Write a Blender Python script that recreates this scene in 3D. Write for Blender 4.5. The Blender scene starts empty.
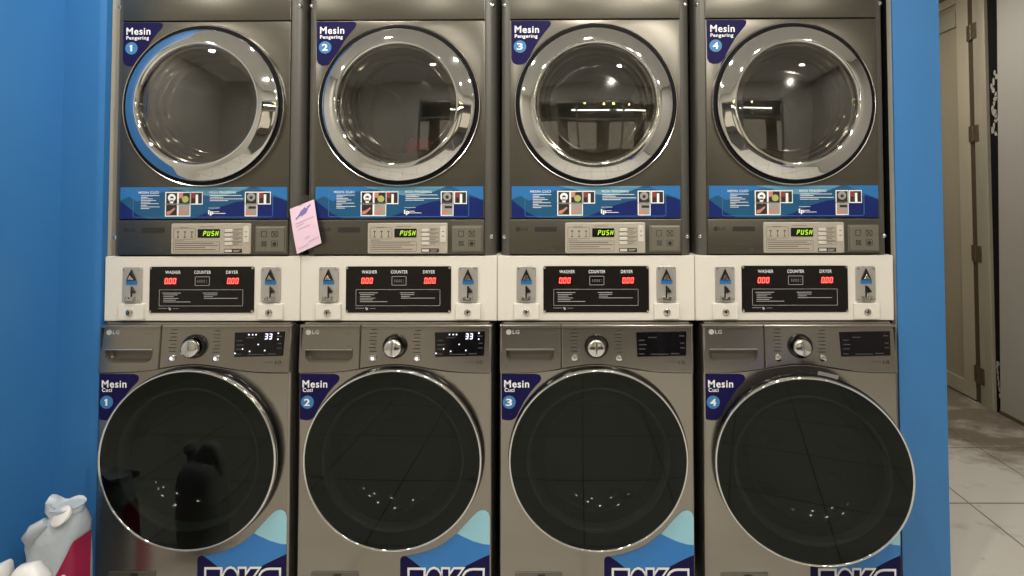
import bpy, bmesh, math, random
from mathutils import Vector, Matrix
random.seed(7)
SC = bpy.context.scene
COL = SC.collection

# ------------------------------------------------------------------ materials
def srgb(r, g, b):
    f = lambda c: (c/255/12.92) if c/255 <= .04045 else ((c/255+.055)/1.055)**2.4
    return (f(r), f(g), f(b), 1)

def nodes(name):
    m = bpy.data.materials.new(name); m.use_nodes = True
    nt = m.node_tree; nt.nodes.clear()
    return m, nt, nt.nodes.new('ShaderNodeOutputMaterial')

def mat(name, col, rough=.5, metal=0, spec=.5, emit=None, estr=0, coat=0, noise=None, bump=None):
    m, nt, out = nodes(name)
    p = nt.nodes.new('ShaderNodeBsdfPrincipled')
    p.inputs['Base Color'].default_value = col
    p.inputs['Roughness'].default_value = rough
    p.inputs['Metallic'].default_value = metal
    p.inputs['Specular IOR Level'].default_value = spec
    p.inputs['Coat Weight'].default_value = coat
    if emit:
        p.inputs['Emission Color'].default_value = emit
        p.inputs['Emission Strength'].default_value = estr
    tc = nt.nodes.new('ShaderNodeTexCoord')
    if noise:                     # (scale vector, amount, roughness amount)
        mp = nt.nodes.new('ShaderNodeMapping'); mp.inputs['Scale'].default_value = noise[0]
        nz = nt.nodes.new('ShaderNodeTexNoise'); nz.inputs['Scale'].default_value = 1; nz.inputs['Detail'].default_value = 5
        nt.links.new(tc.outputs['Object'], mp.inputs['Vector']); nt.links.new(mp.outputs['Vector'], nz.inputs['Vector'])
        mr = nt.nodes.new('ShaderNodeMapRange')
        mr.inputs['From Min'].default_value = .3; mr.inputs['From Max'].default_value = .7
        mr.inputs['To Min'].default_value = 1-noise[1]; mr.inputs['To Max'].default_value = 1+noise[1]
        nt.links.new(nz.outputs['Fac'], mr.inputs['Value'])
        mx = nt.nodes.new('ShaderNodeVectorMath'); mx.operation = 'SCALE'
        mx.inputs[0].default_value = col[:3]
        nt.links.new(mr.outputs['Result'], mx.inputs['Scale'])
        nt.links.new(mx.outputs['Vector'], p.inputs['Base Color'])
        if noise[2]:
            mr2 = nt.nodes.new('ShaderNodeMapRange')
            mr2.inputs['From Min'].default_value = .3; mr2.inputs['From Max'].default_value = .7
            mr2.inputs['To Min'].default_value = rough-noise[2]; mr2.inputs['To Max'].default_value = rough+noise[2]
            nt.links.new(nz.outputs['Fac'], mr2.inputs['Value']); nt.links.new(mr2.outputs['Result'], p.inputs['Roughness'])
    if bump:
        nz = nt.nodes.new('ShaderNodeTexNoise'); nz.inputs['Scale'].default_value = bump[0]; nz.inputs['Detail'].default_value = 4
        nt.links.new(tc.outputs['Object'], nz.inputs['Vector'])
        bp = nt.nodes.new('ShaderNodeBump'); bp.inputs['Strength'].default_value = bump[1]; bp.inputs['Distance'].default_value = bump[2]
        nt.links.new(nz.outputs['Fac'], bp.inputs['Height']); nt.links.new(bp.outputs['Normal'], p.inputs['Normal'])
    nt.links.new(p.outputs['BSDF'], out.inputs['Surface'])
    return m

def pane(name, tint, base=.05, rough=.0, gl=(1, 1, 1, 1)):
    """one sheet of glass: tinted see-through plus a mirror share that grows at grazing angles"""
    m, nt, out = nodes(name)
    t = nt.nodes.new('ShaderNodeBsdfTransparent'); t.inputs['Color'].default_value = tint
    g = nt.nodes.new('ShaderNodeBsdfGlossy'); g.inputs['Roughness'].default_value = rough; g.inputs['Color'].default_value = gl
    lw = nt.nodes.new('ShaderNodeLayerWeight'); lw.inputs['Blend'].default_value = .5
    pw = nt.nodes.new('ShaderNodeMath'); pw.operation = 'POWER'; pw.inputs[1].default_value = 5
    ml = nt.nodes.new('ShaderNodeMath'); ml.operation = 'MULTIPLY_ADD'; ml.inputs[1].default_value = 1-base; ml.inputs[2].default_value = base
    mx = nt.nodes.new('ShaderNodeMixShader')
    nt.links.new(lw.outputs['Facing'], pw.inputs[0]); nt.links.new(pw.outputs[0], ml.inputs[0])
    nt.links.new(ml.outputs[0], mx.inputs['Fac'])
    nt.links.new(t.outputs[0], mx.inputs[1]); nt.links.new(g.outputs[0], mx.inputs[2])
    nt.links.new(mx.outputs[0], out.inputs['Surface'])
    return m

def glow(name, col, s):
    m, nt, out = nodes(name)
    e = nt.nodes.new('ShaderNodeEmission'); e.inputs['Color'].default_value = col; e.inputs['Strength'].default_value = s
    nt.links.new(e.outputs[0], out.inputs['Surface'])
    return m

def tile_material():
    m, nt, out = nodes('floor_tiles'); N = nt.nodes; L = nt.links
    p = N.new('ShaderNodeBsdfPrincipled')
    tc = N.new('ShaderNodeTexCoord'); sx = N.new('ShaderNodeSeparateXYZ'); L.new(tc.outputs['Object'], sx.inputs[0])
    def math_(op, a, b=None, c=None):
        n = N.new('ShaderNodeMath'); n.operation = op
        for i, v in enumerate((a, b, c)):
            if v is None: continue
            if isinstance(v, (int, float)): n.inputs[i].default_value = v
            else: L.new(v, n.inputs[i])
        return n.outputs[0]
    def line(sock, off):
        a = math_('DIVIDE', math_('SUBTRACT', sock, off), .452)
        d = math_('ABSOLUTE', math_('SUBTRACT', math_('FRACT', a), .5))   # .5 at joints
        return math_('GREATER_THAN', d, .4915), math_('FLOOR', a)
    lx, ix = line(sx.outputs['X'], 2.115); ly, iy = line(sx.outputs['Y'], .545)
    joint = math_('MAXIMUM', lx, ly)
    cb = N.new('ShaderNodeCombineXYZ'); L.new(ix, cb.inputs[0]); L.new(iy, cb.inputs[1])
    wn = N.new('ShaderNodeTexWhiteNoise'); L.new(cb.outputs[0], wn.inputs['Vector'])
    nz = N.new('ShaderNodeTexNoise'); nz.inputs['Scale'].default_value = 3.2; nz.inputs['Detail'].default_value = 8; nz.inputs['Roughness'].default_value = .62
    mp = N.new('ShaderNodeMapping'); mp.inputs['Scale'].default_value = (1, 2.2, 1); mp.inputs['Rotation'].default_value = (0, 0, .5)
    L.new(tc.outputs['Object'], mp.inputs[0]); L.new(mp.outputs[0], nz.inputs['Vector'])
    # dirt collects towards the far end of the passage by the door
    far = N.new('ShaderNodeMapRange'); far.inputs['From Min'].default_value = .55; far.inputs['From Max'].default_value = 1.25
    far.inputs['To Min'].default_value = -.06; far.inputs['To Max'].default_value = .3
    near = math_('MULTIPLY_ADD', math_('SUBTRACT', sx.outputs['X'], 2.5), .75, sx.outputs['Y'])
    L.new(near, far.inputs['Value'])
    dirt = N.new('ShaderNodeMapRange'); dirt.inputs['From Min'].default_value = .52; dirt.inputs['From Max'].default_value = .8
    L.new(math_('ADD', nz.outputs['Fac'], far.outputs['Result']), dirt.inputs['Value'])
    spk = N.new('ShaderNodeTexNoise'); spk.inputs['Scale'].default_value = 16; spk.inputs['Detail'].default_value = 2
    L.new(tc.outputs['Object'], spk.inputs['Vector'])
    sp = N.new('ShaderNodeMapRange'); sp.inputs['From Min'].default_value = .7; sp.inputs['From Max'].default_value = .76
    L.new(spk.outputs['Fac'], sp.inputs['Value'])
    def mix(f, a, b):
        n = N.new('ShaderNodeMix'); n.data_type = 'RGBA'
        if isinstance(f, float): n.inputs[0].default_value = f
        else: L.new(f, n.inputs[0])
        for k, v in ((6, a), (7, b)):
            if isinstance(v, tuple): n.inputs[k].default_value = v
            else: L.new(v, n.inputs[k])
        return n.outputs[2]
    c = mix(wn.outputs['Value'], srgb(190, 186, 177), srgb(198, 194, 186))
    c = mix(math_('MULTIPLY', dirt.outputs['Result'], .85), c, srgb(92, 78, 58))
    c = mix(math_('MULTIPLY', sp.outputs['Result'], .35), c, srgb(100, 88, 70))
    c = mix(math_('MULTIPLY', joint, .8), c, srgb(84, 74, 62))
    L.new(c, p.inputs['Base Color'])
    p.inputs['Roughness'].default_value = .28
    L.new(p.outputs[0], out.inputs[0])
    return m

M = dict(
    dryer=mat('dark_titanium_steel', srgb(98, 94, 84), .33, .8, noise=((3, 3, 60), .02, .015)),
    dryer_side=mat('grey_cabinet_paint', srgb(86, 84, 77), .42, .3),
    washer=mat('brushed_grey_steel', srgb(154, 149, 140), .2, .9),
    washer_side=mat('washer_side_paint', srgb(110, 106, 98), .4, .6),
    recess=mat('recess_grey', srgb(112, 106, 96), .3, .6),
    chrome=mat('chrome', srgb(226, 226, 224), .035, 1),
    chrome_soft=mat('satin_chrome', srgb(205, 203, 198), .16, 1),
    liner=mat('dark_polished_liner', srgb(146, 142, 132), .1, 1),
    drum=mat('drum_steel', srgb(150, 148, 142), .3, .85, bump=(60, .15, .002)),
    black=mat('black_rubber', srgb(9, 9, 9), .6, 0, .15),
    gloss_black=mat('gloss_black_plastic', srgb(12, 12, 12), .12),
    gasket=mat('grey_rubber_gasket', srgb(62, 62, 60), .6),
    white=mat('white_powder_coat', srgb(214, 209, 197), .38, noise=((6, 6, 6), .02, 0)),
    silver=mat('silver_panel', srgb(196, 188, 172), .42, .55),
    silver_key=mat('silver_key', srgb(214, 208, 196), .4, .3),
    plate=mat('coin_plate_steel', srgb(186, 182, 174), .3, .55, noise=((40, 40, 4), .05, .03)),
    plate_dark=mat('dark_metal', srgb(52, 48, 44), .35, .7),
    label_black=mat('printed_black_panel', srgb(20, 16, 13), .3, 0, .3),
    display=mat('display_glass', srgb(10, 9, 12), .07),
    ink=mat('grey_printing', srgb(88, 82, 74), .5),
    ink_dark=mat('dark_printing', srgb(38, 35, 31), .5),
    ink_white=mat('white_printing', srgb(235, 235, 232), .5),
    ink_soft=mat('faded_white_printing', srgb(170, 170, 164), .5),
    ink_dim=mat('unlit_display_printing', srgb(60, 60, 62), .4),
    navy=mat('navy_sticker', srgb(22, 17, 66), .5, 0, .12),
    banner_navy=mat('banner_navy', srgb(14, 32, 96), .3, 0, .4),
    royal=mat('royal_blue_sticker', srgb(30, 62, 150), .3),
    blue=mat('blue_sticker', srgb(44, 120, 190), .3),
    midblue=mat('disc_blue_sticker', srgb(54, 118, 168), .45),
    aqua=mat('aqua_sticker', srgb(150, 200, 214), .3),
    teal=mat('teal_banner', srgb(22, 80, 118), .3),
    banner_blue=mat('banner_blue', srgb(40, 108, 166), .3),
    symbol=mat('symbol_plate_grey', srgb(124, 119, 107), .42, .55),
    paleblue=mat('pale_blue_banner', srgb(92, 144, 168), .3),
    red_led=mat('red_led', srgb(90, 5, 5), .4, emit=(1, .06, .045, 1), estr=4.5),
    green_led=mat('green_led', srgb(70, 90, 5), .4, emit=(.6, 1, .05, 1), estr=.85),
    white_led=mat('white_led', srgb(150, 150, 160), .4, emit=(.8, .82, 1, 1), estr=1.4),
    led_window=mat('led_window', srgb(44, 4, 4), .2),
    photo_dark=mat('photo_dark', srgb(44, 36, 34), .4),
    photo_skin=mat('photo_skin', srgb(190, 130, 112), .4),
    photo_green=mat('photo_green', srgb(168, 172, 92), .4),
    photo_red=mat('photo_red', srgb(140, 52, 44), .4),
    photo_grey=mat('photo_grey', srgb(150, 146, 140), .4),
    blue_wall=mat('blue_wall_paint', srgb(54, 116, 172), .45, noise=((2.5, 2.5, 1.2), .05, 0), bump=(14, .25, .004)),
    white_wall=mat('off_white_wall_paint', srgb(196, 192, 182), .6, noise=((1.5, 1.5, 1.5), .03, 0), bump=(30, .1, .002)),
    grey_wall=mat('grey_wall_paint', srgb(156, 152, 144), .6, noise=((1.5, 1.5, 1.5), .04, 0), bump=(30, .1, .002)),
    niche=mat('niche_paint', srgb(186, 180, 164), .6, noise=((8, 8, 1.5), .06, 0)),
    ceiling=mat('ceiling_paint', srgb(228, 228, 224), .7),
    tiles=tile_material(),
    door_paint=mat('beige_door_paint', srgb(160, 151, 130), .45, noise=((5, 5, 1.2), .06, 0)),
    door_panel=mat('beige_door_panel', srgb(146, 137, 116), .25, noise=((3, 3, .8), .08, 0)),
    frame_paint=mat('beige_frame_paint', srgb(144, 138, 120), .5, noise=((12, 12, 1.6), .12, 0)),
    hinge=mat('worn_hinge_metal', srgb(96, 84, 66), .45, .6),
    grime_shade_black=mat('grimy_edge_and_niche_shade', srgb(10, 9, 8), .85, 0, .2),
    dirt_brown=mat('brown_grime', srgb(78, 68, 52), .85, noise=((9, 9, 9), .3, 0)),
    chip=mat('chipped_plaster', srgb(150, 148, 140), .8),
    hdpe=mat('milky_plastic', srgb(176, 184, 190), .35, noise=((7, 7, 7), .05, 0), bump=(9, .5, .02)),
    hdpe2=mat('white_plastic', srgb(214, 214, 212), .35),
    maroon=mat('maroon_label', srgb(150, 22, 66), .35, noise=((9, 9, 9), .25, 0)),
    pink=mat('pink_paper', srgb(226, 196, 212), .7),
    violet=mat('violet_ink', srgb(120, 112, 170), .6),
    violet_soft=mat('faint_violet_ink', srgb(205, 176, 200), .6),
    tape=pane('clear_tape', (.86, .86, .84, 1), .06, .15),
    dryer_glass=pane('dryer_door_glass', (.72, .71, .68, 1), .12, .012),
    bowl=pane('glass_bowl', (.5, .49, .46, 1), .09, .12, (.8, .8, .76, 1)),
    washer_glass=pane('smoked_door_glass', (.17, .19, .17, 1), .026, .0, (.9, 1, .93, 1)),
    bowl_dark=mat('dark_glass_bowl', srgb(24, 27, 24), .09, 0, 1),
    bowl_rim=mat('pale_glass_rim', srgb(98, 106, 98), .10, 0, 1),
    tag=mat('grey_paper_tag', srgb(120, 118, 112), .7),
    clear=pane('storefront_glass', (.92, .94, .93, 1), .06, 0),
    aluminium=mat('aluminium_frame', srgb(150, 148, 144), .35, .8),
    lamp=glow('lamp_glow', (1, .94, .87, 1), 18),
    tube=glow('tube_glow', (1, .95, .86, 1), 22),
    bulb=glow('bulb_glow', (1, .78, .25, 1), 26),
    warm_window=glow('lit_shop_window', (1, .83, .62, 1), .9),
    asphalt=mat('asphalt', srgb(70, 68, 66), .8),
    facade=mat('facade_render', srgb(196, 178, 150), .8),
    cart=mat('blue_plastic', srgb(20, 84, 190), .3),
    cloth=mat('crumpled_white_cloth', srgb(200, 200, 205), .9),
    red_cloth=mat('red_cloth', srgb(170, 24, 34), .85, bump=(18, .6, .02)),
    grey_cloth=mat('grey_cloth', srgb(120, 116, 106), .9, bump=(14, .8, .03)),
)

# ------------------------------------------------------------------ mesh builder
def inset(o, c):
    n = len(o); area = sum(o[i][0]*o[(i+1) % n][1]-o[(i+1) % n][0]*o[i][1] for i in range(n)); s = 1 if area > 0 else -1
    r = []
    for i in range(n):
        a, b, d = Vector(o[i-1]), Vector(o[i]), Vector(o[(i+1) % n])
        e1 = (b-a).normalized(); e2 = (d-b).normalized()
        n1 = Vector((-e1.y, e1.x))*s; n2 = Vector((-e2.y, e2.x))*s
        m = n1+n2; m = m/max(m.length_squared/2, .6)
        r.append((b.x+m.x*c, b.y+m.y*c))
    return r

def rrect(x0, x1, z0, z1, r=.005, n=5):
    P = []
    for cx, cz, a in ((x1-r, z1-r, 0), (x0+r, z1-r, 90), (x0+r, z0+r, 180), (x1-r, z0+r, 270)):
        for k in range(n+1):
            t = math.radians(a+90*k/n); P.append((cx+r*math.cos(t), cz+r*math.sin(t)))
    return P

def circle(cx, cz, r, n=48):
    return [(cx+r*math.cos(2*math.pi*k/n), cz+r*math.sin(2*math.pi*k/n)) for k in range(n)]

class B:
    """collects shapes, then links them as one mesh object; front faces look towards -y"""
    def __init__(s, origin=(0, 0, 0)):
        s.bm = bmesh.new(); s.o = Vector(origin); s.m = 0; s.k = 1; s.warp = None; s.ang = 20
    def mark(s, n0):
        s.bm.faces.ensure_lookup_table()
        for f in s.bm.faces[n0:]: f.material_index = s.m
    def loop(s, pts):
        return [s.bm.verts.new(p) for p in pts]
    def bridge(s, a, b, closed=True):
        n = len(a)
        for i in range(n if closed else n-1):
            s.bm.faces.new((a[i], a[(i+1) % n], b[(i+1) % n], b[i]))
    def fill(s, loops):
        es = []
        for l in loops:
            for i in range(len(l)):
                e = s.bm.edges.get((l[i], l[(i+1) % len(l)]))
                es.append(e or s.bm.edges.new((l[i], l[(i+1) % len(l)])))
        bmesh.ops.triangle_fill(s.bm, use_beauty=True, use_dissolve=False, edges=es, normal=(0, -1, 0))
    def plate(s, outline, yf, yb, c=0, holes=()):
        n0 = len(s.bm.faces)
        back = s.loop([(x, yb, z) for x, z in outline])
        if c:
            seq = [(outline, yf+c), (inset(outline, c*.3), yf+c*.3), (inset(outline, c), yf)]
        else: seq = [(outline, yf)]
        prev = back
        for o, y in seq:
            l = s.loop([(x, y, z) for x, z in o]); s.bridge(prev, l); prev = l
        fl, bl = [prev], [back]
        for h in holes:
            hf = s.loop([(x, yf, z) for x, z in h]); hb = s.loop([(x, yb, z) for x, z in h])
            s.bridge(hf, hb); fl.append(hf); bl.append(hb)
        if holes: s.fill(fl); s.fill(bl)
        else:
            if len(prev) > 8: s.fill([prev]); s.fill([back])
            else: s.bm.faces.new(prev); s.bm.faces.new(back)
        s.mark(n0); return s
    def flat(s, outline, y, t=.0004, holes=()):
        return s.plate(outline, y, y+t, 0, holes)
    def pocket(s, outline, y0, y1, c):
        n0 = len(s.bm.faces)
        a = s.loop([(x, y0, z) for x, z in outline])
        b = s.loop([(x, y1*.7+y0*.3, z) for x, z in inset(outline, c*.4)])
        d = s.loop([(x, y1, z) for x, z in inset(outline, c)])
        s.bridge(a, b); s.bridge(b, d); s.fill([d]); s.mark(n0); return s
    def box(s, x0, x1, y0, y1, z0, z1, c=0):
        return s.plate([(x0, z0), (x1, z0), (x1, z1), (x0, z1)], y0, y1, c)
    def ring(s, prof, cx=0, cz=0, n=96, closed=False):
        """turn a profile of (radius, y) about the y axis"""
        s.ang = 45
        n0 = len(s.bm.faces); L = []
        for r, y in prof:
            if r < 1e-6: L.append([s.bm.verts.new((cx, y, cz))])
            else: L.append(s.loop([(cx+r*math.cos(2*math.pi*k/n), y, cz+r*math.sin(2*math.pi*k/n)) for k in range(n)]))
        pairs = list(zip(L, L[1:])) + ([(L[-1], L[0])] if closed else [])
        for a, b in pairs:
            if len(a) == 1 and len(b) == 1: continue
            if len(b) == 1: a, b = b, a
            if len(a) == 1:
                for i in range(n): s.bm.faces.new((a[0], b[i], b[(i+1) % n]))
            else: s.bridge(a, b)
        s.mark(n0); return s
    def turn(s, prof, cx, cy, n=32, M4=None):
        """turn a profile of (radius, z) about the z axis"""
        s.ang = 45
        n0 = len(s.bm.faces); v0 = len(s.bm.verts); L = []
        for r, z in prof:
            if r < 1e-6: L.append([s.bm.verts.new((cx, cy, z))])
            else: L.append(s.loop([(cx+r*math.cos(2*math.pi*k/n), cy+r*math.sin(2*math.pi*k/n), z) for k in range(n)]))
        for a, b in zip(L, L[1:]):
            if len(b) == 1: a, b = b, a
            if len(a) == 1:
                for i in range(n): s.bm.faces.new((a[0], b[i], b[(i+1) % n]))
            else: s.bridge(a, b)
        if M4 is not None:
            s.bm.verts.ensure_lookup_table()
            for v in s.bm.verts[v0:]: v.co = M4 @ v.co
        s.mark(n0); return s
    def tube(s, pts, r, n=12, caps=True):
        s.ang = 50
        n0 = len(s.bm.faces); P = [Vector(p) for p in pts]; L = []
        rr = r if isinstance(r, (list, tuple)) else [r]*len(P)
        for i, p in enumerate(P):
            d = (P[min(i+1, len(P)-1)]-P[max(i-1, 0)]).normalized()
            u = d.cross(Vector((.31, .2, .93))).normalized(); v = d.cross(u)
            L.append(s.loop([p+(u*math.cos(2*math.pi*k/n)+v*math.sin(2*math.pi*k/n))*rr[i] for k in range(n)]))
        for a, b in zip(L, L[1:]): s.bridge(a, b)
        if caps: s.bm.faces.new(L[0]); s.bm.faces.new(L[-1])
        s.mark(n0); return s
    def text(s, txt, x0, x1, z0, z1, y, bold=.02, shear=0):
        n0 = len(s.bm.faces); v0 = len(s.bm.verts)
        def glyphs(off):
            cu = bpy.data.curves.new('lettering', 'FONT'); cu.body = txt; cu.offset = off; cu.shear = shear
            cu.space_character = 1.1; cu.resolution_u = 4
            ob = bpy.data.objects.new('lettering', cu); COL.objects.link(ob)
            bpy.context.view_layer.update()
            dg = bpy.context.evaluated_depsgraph_get()
            me = bpy.data.meshes.new_from_object(ob.evaluated_get(dg))
            bpy.data.objects.remove(ob); bpy.data.curves.remove(cu)
            return me
        me = glyphs(0)
        xs = [v.co.x for v in me.vertices]; ys = [v.co.y for v in me.vertices]
        a0, a1, b0, b1 = min(xs), max(xs), min(ys), max(ys); bpy.data.meshes.remove(me)
        me = glyphs(bold); s.bm.from_mesh(me); bpy.data.meshes.remove(me)
        s.bm.verts.ensure_lookup_table()
        for v in s.bm.verts[v0:]:
            v.co = Vector((x0+(v.co.x-a0)/(a1-a0)*(x1-x0), y, z0+(v.co.y-b0)/(b1-b0)*(z1-z0)))
        s.mark(n0); return s
    def lines(s, x0, x1, z, h, y, frac):
        for k, f in enumerate(frac):
            zz = z-k*h
            s.flat([(x0, zz-.3*h), (x0+(x1-x0)*f, zz-.3*h), (x0+(x1-x0)*f, zz), (x0, zz)], y)
        return s
    def frame(s, x0, x1, z0, z1, w, y, r=.003):
        o = rrect(x0, x1, z0, z1, r, 3)
        return s.flat(o, y, .0004, [inset(o, w)])
    def seven(s, chars, x0, z0, w, h, gap, y, t=None, slant=.12):
        t = t or h*.15
        SEG = {'0': 'abcdef', '3': 'abgcd', 'P': 'abgfe', 'U': 'fedcb', 'S': 'afgcd', 'H': 'fbgec'}
        for i, ch in enumerate(chars):
            x = x0+i*(w+gap)
            if ch == '.':
                continue
            G = dict(a=(x+t*.6, x+w-t*.6, h-t, h), d=(x+t*.6, x+w-t*.6, 0, t), g=(x+t*.6, x+w-t*.6, h/2-t/2, h/2+t/2),
                     f=(x, x+t, h/2+t*.15, h-t*.3), b=(x+w-t, x+w, h/2+t*.15, h-t*.3),
                     e=(x, x+t, t*.3, h/2-t*.15), c=(x+w-t, x+w, t*.3, h/2-t*.15))
            for q in SEG[ch]:
                a, b, c, d = G[q]
                s.flat([(a+slant*c, z0+c), (b+slant*c, z0+c), (b+slant*d, z0+d), (a+slant*d, z0+d)], y)
        return s
    def done(s, name, mats, parent=None, smooth=None):
        if smooth is None: smooth = s.ang
        bm = s.bm
        if s.k != 1:
            for v in bm.verts: v.co.x *= s.k; v.co.z = 1.46+(v.co.z-1.46)*s.k
        if s.warp:
            for v in bm.verts: v.co = s.warp(v.co.copy())
        for v in bm.verts: v.co -= s.o
        bmesh.ops.recalc_face_normals(bm, faces=bm.faces)
        me = bpy.data.meshes.new(name); bm.to_mesh(me); bm.free()
        for m in (mats if isinstance(mats, (list, tuple)) else [mats]): me.materials.append(M[m])
        if smooth:
            me.polygons.foreach_set('use_smooth', [True]*len(me.polygons))
            me.set_sharp_from_angle(angle=math.radians(smooth))
        ob = bpy.data.objects.new(name, me); COL.objects.link(ob)
        if parent: ob.parent = parent
        else: ob.location = s.o
        return ob

BB = B
def tag(o, label, cat, group=None):
    o['label'] = label; o['category'] = cat
    if group: o['group'] = group
    return o
def thing(name, label, cat, loc, group=None):
    o = bpy.data.objects.new(name, None); COL.objects.link(o); o.location = loc; o.empty_display_size = .1
    return tag(o, label, cat, group)
def struct(b, name, m):
    o = b.done(name, m); o['kind'] = 'structure'; return o

# ------------------------------------------------------------------ the room
XR, ZC, YB = 3.055, 2.95, -3.3
struct(B().box(-4.3, XR+.15, YB-.12, 3.1, -.1, 0), 'floor', 'tiles')
struct(B().box(-4.3, XR+.15, YB-.12, 3.1, ZC, ZC+.1), 'ceiling', 'ceiling')
# partitions either side of the machine niche
b = B(); b.m = 0
b.plate([(-1.565, 0), (-1.412, 0), (-1.412, ZC), (-1.565, ZC)], 0, .02)
b.m = 1; b.plate([(-1.565, 0), (-1.4125, 0), (-1.4125, ZC), (-1.565, ZC)], .02, .85)
struct(b, 'wall_partition_left', ['blue_wall', 'niche'])
b = B(); b.plate([(1.412, 0), (1.578, 0), (1.578, ZC), (1.412, ZC)], 0, .006)
b.m = 1; b.plate([(1.4125, 0), (1.578, 0), (1.578, ZC), (1.4125, ZC)], .006, .03); b.plate([(1.45, 0), (1.578, 0), (1.578, ZC), (1.45, ZC)], .03, 3.0)
b.m = 2; b.plate([(1.4125, 0), (1.45, 0), (1.45, ZC), (1.4125, ZC)], .03, .85)  # shade deep in the niche, painted as a black inner face
struct(b, 'wall_partition_right', ['blue_wall', 'niche', 'grime_shade_black'])
struct(B().box(-1.565, 1.4125, .85, .95, 0, ZC), 'wall_back', 'niche')
# left wall: blue near the machines, off-white farther along
struct(B().box(-1.70, -1.565, -.24, .85, 0, ZC), 'wall_left', 'blue_wall')
struct(B().box(-3.0, -1.70, -.24, -.12, 0, ZC), 'wall_left_return', 'white_wall')
struct(B().box(-3.1, -3.0, YB, -.12, 0, ZC), 'wall_left_far', 'white_wall')
# right wall: stops at the door opening
b = B(); b.box(XR, XR+.12, YB, 1.335, 0, ZC)
for v in b.bm.verts:                      # the plaster edge by the door is not quite plumb
    if v.co.y > 1.3 and v.co.z < .1: v.co.y += .048
struct(b, 'wall_right', 'grey_wall')
b = B(); b.box(XR, XR+.12, 2.42, 3.1, 0, ZC); b.box(XR, XR+.12, 1.335, 2.42, 2.93, ZC)
struct(b, 'wall_right_far', 'white_wall')
struct(B().box(1.578, XR+.12, 3.0, 3.1, 0, ZC), 'wall_far', 'white_wall')
# grimy strip where floor meets the right wall
struct(B().box(XR-.006, XR+.01, YB, 1.383, 0, .024), 'baseboard_right', 'dirt_brown')
# black gap with chipped plaster between wall and door frame
b = B(); b.box(XR+.004, XR+.10, 1.338, 1.412, 0, 2.93)
random.seed(3); b.m = 1
def chip(y, z, w, h):
    n0 = len(b.bm.faces); q = []
    for k in range(7):
        t = 2*math.pi*k/7; rr = random.uniform(.55, 1.1); q.append((y+w*rr*math.cos(t), z+h*rr*math.sin(t)))
    f_ = b.loop([(XR+.0020, y_, z_) for y_, z_ in q]); g_ = b.loop([(XR+.0045, y_, z_) for y_, z_ in q])
    b.bridge(f_, g_); b.bm.faces.new(f_); b.mark(n0)
for k in range(15):
    chip(1.374+.014*math.sin(k*1.3)+random.uniform(-.006, .006), 1.84+k*.029, random.uniform(.008, .016), random.uniform(.016, .034))
for k in range(6): chip(1.388+k*.003, .12+k*.036, .006, .024)
chip(1.396, .32, .014, .02)
struct(b, 'trim_1', ['grime_shade_black', 'chip'])
# door frame
b = B(); b.box(XR-.02, XR+.10, 1.412, 1.50, 0, 2.93, .004); b.box(XR-.02, XR+.10, 1.50, 2.42, 2.90, 2.93, .004)
b.box(XR-.02, XR+.10, 2.37, 2.42, 0, 2.90, .004)
fr = struct(b, 'door_frame_1', 'frame_paint')
fr.name = 'trim_2'
# door leaf: stiles, rails and a recessed panel
b = B(); X0, X1 = XR-.008, XR+.03
b.box(X0, X1, 1.553, 1.645, .012, 2.89, .003); b.box(X0, X1, 2.26, 2.365, .012, 2.89, .003)
b.box(X0, X1, 1.645, 2.26, .012, .115, .003); b.box(X0, X1, 1.645, 2.26, 2.83, 2.89, .003)
b.m = 1; b.box(X0+.016, X1-.008, 1.645, 2.26, .115, 2.83)
b.m = 2; b.box(X0+.004, X1, 1.512, 1.552, .012, 2.89)
d = struct(b, 'door_1', ['door_paint', 'door_panel', 'hinge'])
for z in (2.57, 1.86, 1.03, .2):
    b = B(); b.box(XR-.026, XR-.018, 1.47, 1.512, z-.055, z+.055, .001); b.box(XR-.017, XR-.004, 1.515, 1.553, z-.055, z+.055, .001)
    for k in range(3):
        b.tube([(XR-.024, 1.513, z-.055+k*.038), (XR-.024, 1.513, z-.021+k*.038)], .007, 10)
    b.done('hinge', 'hinge', d)
b = B(); b.box(X0-.0008, X0+.016, 1.65, 2.2, 2.66, 2.78)
b.done('top_strip', 'frame_paint', d)

# storefront wall behind the photographer: opening with glass
WX0, WX1, WZ = -1.1, 2.3, 2.5
b = B(); b.box(-4.3, WX0, YB-.12, YB, 0, ZC); b.box(WX1, XR+.12, YB-.12, YB, 0, ZC); b.box(WX0, WX1, YB-.12, YB, WZ, ZC)
struct(b, 'wall_front', 'white_wall')
b = B()
for x in (WX0, -.0, 1.15, WX1-.05): b.box(x, x+.05, YB-.09, YB-.03, .05, WZ-.05, .003)
b.box(WX0, WX1, YB-.09, YB-.03, 0, .05); b.box(WX0, WX1, YB-.09, YB-.03, WZ-.05, WZ)
b.box(WX0, WX1, YB-.08, YB-.04, 2.02, 2.06)
w = struct(b, 'window_1', 'aluminium')
b = B(); b.box(WX0+.04, WX1-.04, YB-.064, YB-.058, .05, WZ-.05)
b.done('window_pane', 'clear', w)
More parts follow.
